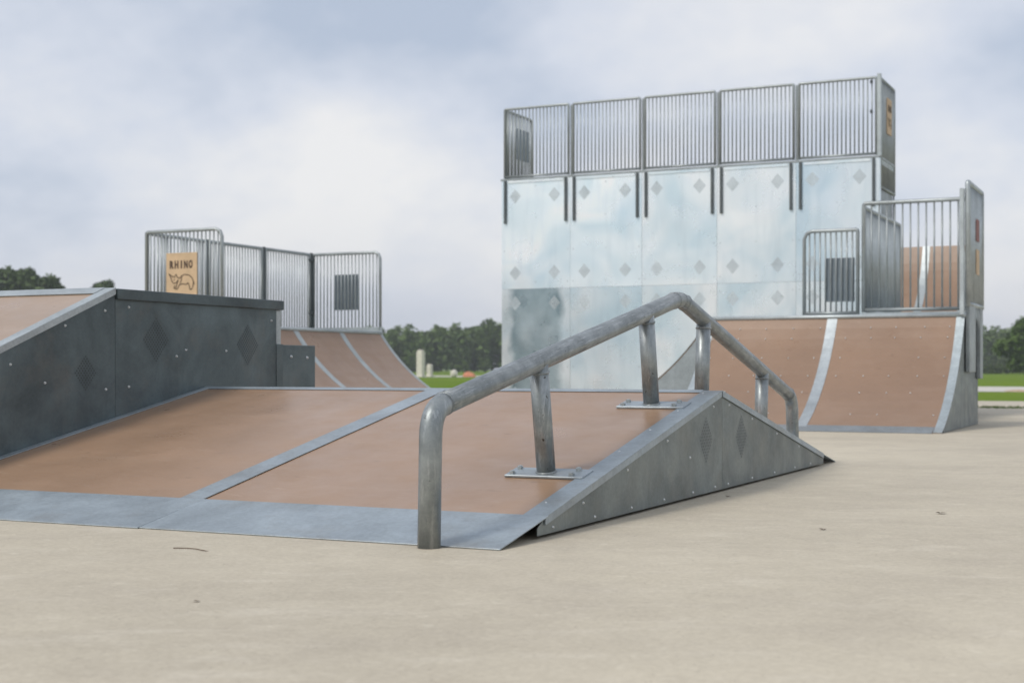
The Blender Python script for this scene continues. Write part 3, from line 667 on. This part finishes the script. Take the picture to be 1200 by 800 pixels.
printed_sign(22.28, 22.62, WX1 + .035, 4.31, 4.86, 'narrow tan sign edge-on at the top right end of the tall steel wall', axis='x')
plate_sign((WX0 + .06, 22.25, 4.30), (WX0 + .072, 22.75, 4.84), 'dark sign back inside the left end of the tall platform railing')

# ------------------------------------------------------------------ vegetation
def leaf_cloud(blobs, per, size, rng, flat=0.75):
    """leaf-sized quads scattered through a set of clumps (centre, radius)"""
    vs = []; fs = []
    for (c, rad) in blobs:
        for _ in range(int(per * (rad ** 2))):
            d = Vector((rng.gauss(0, 1), rng.gauss(0, 1), rng.gauss(0, 1))).normalized() * rad * (rng.random() ** 0.33)
            p = Vector(c) + Vector((d.x, d.y, d.z * flat)) + Vector((rng.gauss(0, .12), rng.gauss(0, .12), rng.gauss(0, .12))) * rad
            a = Vector((rng.gauss(0, 1), rng.gauss(0, 1), rng.gauss(0, .6))).normalized(); b = a.orthogonal().normalized(); b = Matrix.Rotation(rng.uniform(0, 6.28), 3, a) @ b
            s = size * rng.uniform(.6, 1.35); i = len(vs)
            vs += [p - a * s, p + b * s * .55, p + a * s, p - b * s * .55]; fs.append((i, i + 1, i + 2, i + 3))
    me = bpy.data.meshes.new('crown'); me.from_pydata([tuple(v) for v in vs], [], fs); return me
def tree_meshes(h, cr, seed, size, per, base=0.25, nb=16):
    rng = random.Random(seed); bm = bmesh.new()
    top = Vector((rng.uniform(-.3, .3), rng.uniform(-.3, .3), h * .82)); tr = h * .018 + .05
    mid = Vector((rng.uniform(-.2, .2), rng.uniform(-.2, .2), h * .4))
    tube_bm([(0, 0, -.1), (0, 0, h * .12), mid, top], [tr * 1.3, tr, tr * .75, tr * .2], 8, bm=bm)
    blobs = []
    for i in range(nb):
        t = (i + .5) / nb; z = h * (base + (0.93 - base) * t)
        wid = cr * (math.sin(math.pi * (0.12 + 0.80 * t)) ** .8) * rng.uniform(.45, 1.0); a = i * 2.4 + rng.uniform(-.5, .5)
        c = Vector((math.cos(a) * wid, math.sin(a) * wid, z)); r_ = cr * rng.uniform(.28, .5)
        blobs.append((c, r_)); s = mid.lerp(top, max(0, min(1, (z / h - .4) / .45)))
        tube_bm([s - Vector((0, 0, h * .06)), s.lerp(c, .55) + Vector((0, 0, -.1)), c], [tr * .4, tr * .25, tr * .06], 5, bm=bm)
    blobs.append((Vector((top.x, top.y, h * .88)), cr * .42))
    bmesh.ops.recalc_face_normals(bm, faces=bm.faces)
    tm = bpy.data.meshes.new('trunk'); bm.to_mesh(tm); bm.free()
    return tm, leaf_cloud(blobs, per, size, rng)
def place_tree(name, meshes, loc, label, mat, group, sc=1.0, rz=0.0):
    root = thing(name, loc, label, 'tree', group); root.rotation_euler = (0, 0, rz); root.scale = (sc, sc, sc)
    for nm, me, mt in (('trunk', meshes[0], 'bark'), ('crown', meshes[1], mat)):
        if not me.materials: me.materials.append(M[mt])
        o = bpy.data.objects.new(nm, me); C.objects.link(o); o.parent = root
    return root
tA = tree_meshes(15, 3.6, 11, .42, 190, base=.3); tB = tree_meshes(15, 3.2, 23, .42, 190, base=.28, nb=14)
G = -0.055
def ground_at(px_, d):
    """point on the lawn d metres out, in the direction of picture column px_"""
    y = R(25.6); F = Vector((-math.sin(y), math.cos(y), 0)); Rt = Vector((math.cos(y), math.sin(y), 0)); q = (F + Rt * (px_ - 600) / 1667) * d
    return (q.x, q.y, G)
for (px_, d, sc, msh, lab) in ((2, 196, 1.0, tA, 'leftmost tree crown over the brown bank ramp, cut by the picture edge'), (27, 192, .99, tB, 'tallest roundish tree crown standing over the bank ramp'), (58, 190, .90, tA, 'rightmost tree of the clump over the bank ramp'), (121, 205, .93, tB, 'single small treetop showing just above the peak of the bank ramp')):
    place_tree('tree', msh, ground_at(px_, d), lab, 'leafdark', 'trees over the bank ramp', sc, px_)
tC = tree_meshes(6.6, 2.6, 5, .26, 260, base=.14, nb=22)
place_tree('tree', tC, ground_at(1203, 165), 'bright green leafy tree standing alone at the right picture edge', 'leafbright', None, 1.0, .7)
# far wood and hedge: masses nobody could count
rng = random.Random(3); blobs = []
for px_ in range(-140, 1390, 7):
    for row in range(2):
        d = 310 + row * 14 + rng.uniform(-5, 5); x, y, _ = ground_at(px_ + rng.uniform(-4, 4), d)
        h = rng.uniform(8.3, 9.8) + (1.0 if rng.random() < .25 else 0)
        if px_ < 430: h *= .86
        if 540 < px_ < 640: h += 1.0
        for zz in (.2, .45, .68): blobs.append((Vector((x + rng.uniform(-1, 1), y, h * zz)), rng.uniform(1.5, 2.1)))
        blobs.append((Vector((x, y, h - 1.3)), rng.uniform(1.1, 1.6)))
wm = leaf_cloud(blobs, 42, .5, rng, .95)
wo = link('wood', wm, 'leafwood', None, (0, 0, G)); wo['kind'] = 'stuff'; tag(wo, 'far dark green wood along the horizon', 'wood')
blobs = []
for px_ in range(1120, 1330, 4):
    x, y, _ = ground_at(px_, 205 + rng.uniform(-3, 3)); blobs.append((Vector((x, y, rng.uniform(.4, .8))), rng.uniform(.7, 1.0)))
hm = leaf_cloud(blobs, 90, .25, rng, .8)
ho = link('hedge', hm, 'leaf', None, (0, 0, G)); ho['kind'] = 'stuff'; tag(ho, 'low green hedge in front of the right wood', 'hedge')
# a ragged tuft of grass growing over the pad's edge at right
bm = bmesh.new()
gx, gy, _ = ground_at(1205, 24.6)
for i in range(1400):
    a = random.uniform(-1, 1); b = random.gauss(0, .3); x = gx + a * .95; y = gy + b * (1 - a * a * .6)
    hh = random.uniform(.01, .05); t = random.uniform(0, 6.28); dx, dy = math.cos(t) * .006, math.sin(t) * .006
    bm.faces.new([bm.verts.new(c) for c in ((x - dx, y - dy, 0), (x + dx, y + dy, 0), (x + dy * 3, y + dx * 3, hh))])
o = bm_obj('grass_tuft', bm, 'leafbright', None); o['kind'] = 'stuff'; tag(o, 'thin strip of grass on the concrete at the right edge', 'grass')

# ------------------------------------------------------------------ far small things
def pillar(px_, d, wd, h, lab):
    x, y, z = ground_at(px_, d); root = thing('stone_pillar', (x, y, z), lab, 'pillar', 'white pillars')
    box('shaft', (x - wd / 2, y - wd / 2, z), (x + wd / 2, y + wd / 2, z + h * .93), 'white', root, .03)
    box('cap', (x - wd * .4, y - wd * .4, z + h * .93), (x + wd * .4, y + wd * .4, z + h), 'white', root, .04)
    box('base', (x - wd * .6, y - wd * .6, z), (x + wd * .6, y + wd * .6, z + .18), 'white', root, .02)
pillar(493, 122, .56, 2.35, 'tall white pillar on the far lawn beside the left quarter pipe'); pillar(503.5, 124, .42, 1.15, 'short white pillar right beside the tall white one')
x, y, z = ground_at(532, 126)
bm = bmesh.new(); bmesh.ops.create_icosphere(bm, subdivisions=2, radius=.5, matrix=Matrix.Translation((x, y, z + .3)) @ Matrix.Diagonal((.62, .6, .75, 1)))
for v in bm.verts: v.co += Vector((random.uniform(-.04, .04), random.uniform(-.04, .04), random.uniform(-.04, .04)))
tag(bm_obj('boulder', bm, 'white'), 'small white boulder on the far lawn left of the orange heap', 'rock')
x, y, z = ground_at(550, 128); bm = bmesh.new()
bmesh.ops.create_icosphere(bm, subdivisions=3, radius=1, matrix=Matrix.Translation((x, y, z)) @ Matrix.Diagonal((.6, .5, .5, 1)))
for v in bm.verts: v.co += Vector((0, 0, .22)) * mnoise.noise(v.co * 2.0) ; v.co.z = max(v.co.z, z)
tag(bm_obj('earth_heap', bm, 'orange'), 'small orange heap on the far lawn beside the steel wall', 'heap')
x, y, z = ground_at(1196, 46); bm = bmesh.new()
bmesh.ops.create_icosphere(bm, subdivisions=3, radius=1, matrix=Matrix.Translation((x, y, z)) @ Matrix.Diagonal((.5, .7, .05, 1)))
for v in bm.verts: v.co.z = max(z - .002, v.co.z + .04 * mnoise.noise(v.co * 3.0))
tag(bm_obj('dirt_patch', bm, 'dirt'), 'bare tan dirt patch in the grass at the right edge', 'dirt')

# litter on the concrete
def on_ground(px_, py_):
    return ground_at(px_, 0.68 * 1667 / (py_ - 432))
a = on_ground(203, 643); b = on_ground(248, 646)
pts = [Vector((a[0], a[1], .004)).lerp(Vector((b[0], b[1], .004)), i / 8) + Vector((0, .02 * math.sin(i * .55), 0)) for i in range(9)]
tag(bm_obj('twig', tube_bm(pts, [.0017] * 8 + [.0008], 6), 'twig'), 'thin dry twig lying on the concrete before the ramp lip', 'twig')
def dry_leaf(px_, py_, s, lab):
    x, y, _ = on_ground(px_, py_); bm = bmesh.new(); n = 8; cen = bm.verts.new((x, y, .006))
    rim = [bm.verts.new((x + math.cos(i * .785) * s * (1.5 if i % 4 == 0 else .8), y + math.sin(i * .785) * s * random.uniform(.6, 1.1), .002 + random.uniform(0, .5) * s)) for i in range(n)]
    for i in range(n): bm.faces.new((cen, rim[i], rim[(i + 1) % n]))
    tag(bm_obj('dry_leaf', bm, 'twig'), lab, 'leaf', 'dry leaves on the concrete')
dry_leaf(230, 705, .010, 'tiny brown dry leaf on the concrete, nearest the camera at left')
dry_leaf(964, 621, .012, 'tiny brown dry leaf on the concrete right of the ramp side')
dry_leaf(1103, 602, .018, 'thin brown dry leaf on the concrete far right')
dry_leaf(853, 582, .011, 'tiny brown dry leaf just beside the grey ramp side')

# ------------------------------------------------------------------ thin haze in the air
hz = box('haze', (-705, -705, -1.1), (705, 705, 17.5), None, None, 0.0); hz['kind'] = 'stuff'
hz['label'] = 'thin pale haze in the air over the whole park'; hz['category'] = 'haze'
hmz = bpy.data.materials.new('haze'); hmz.use_nodes = True; t_ = hmz.node_tree; t_.nodes.clear()
oo = t_.nodes.new('ShaderNodeOutputMaterial'); pv = t_.nodes.new('ShaderNodeVolumePrincipled')
pv.inputs['Color'].default_value = (0.86, 0.9, 0.96, 1); pv.inputs['Density'].default_value = 0.0005
t_.links.new(pv.outputs[0], oo.inputs['Volume']); hz.data.materials.append(hmz)
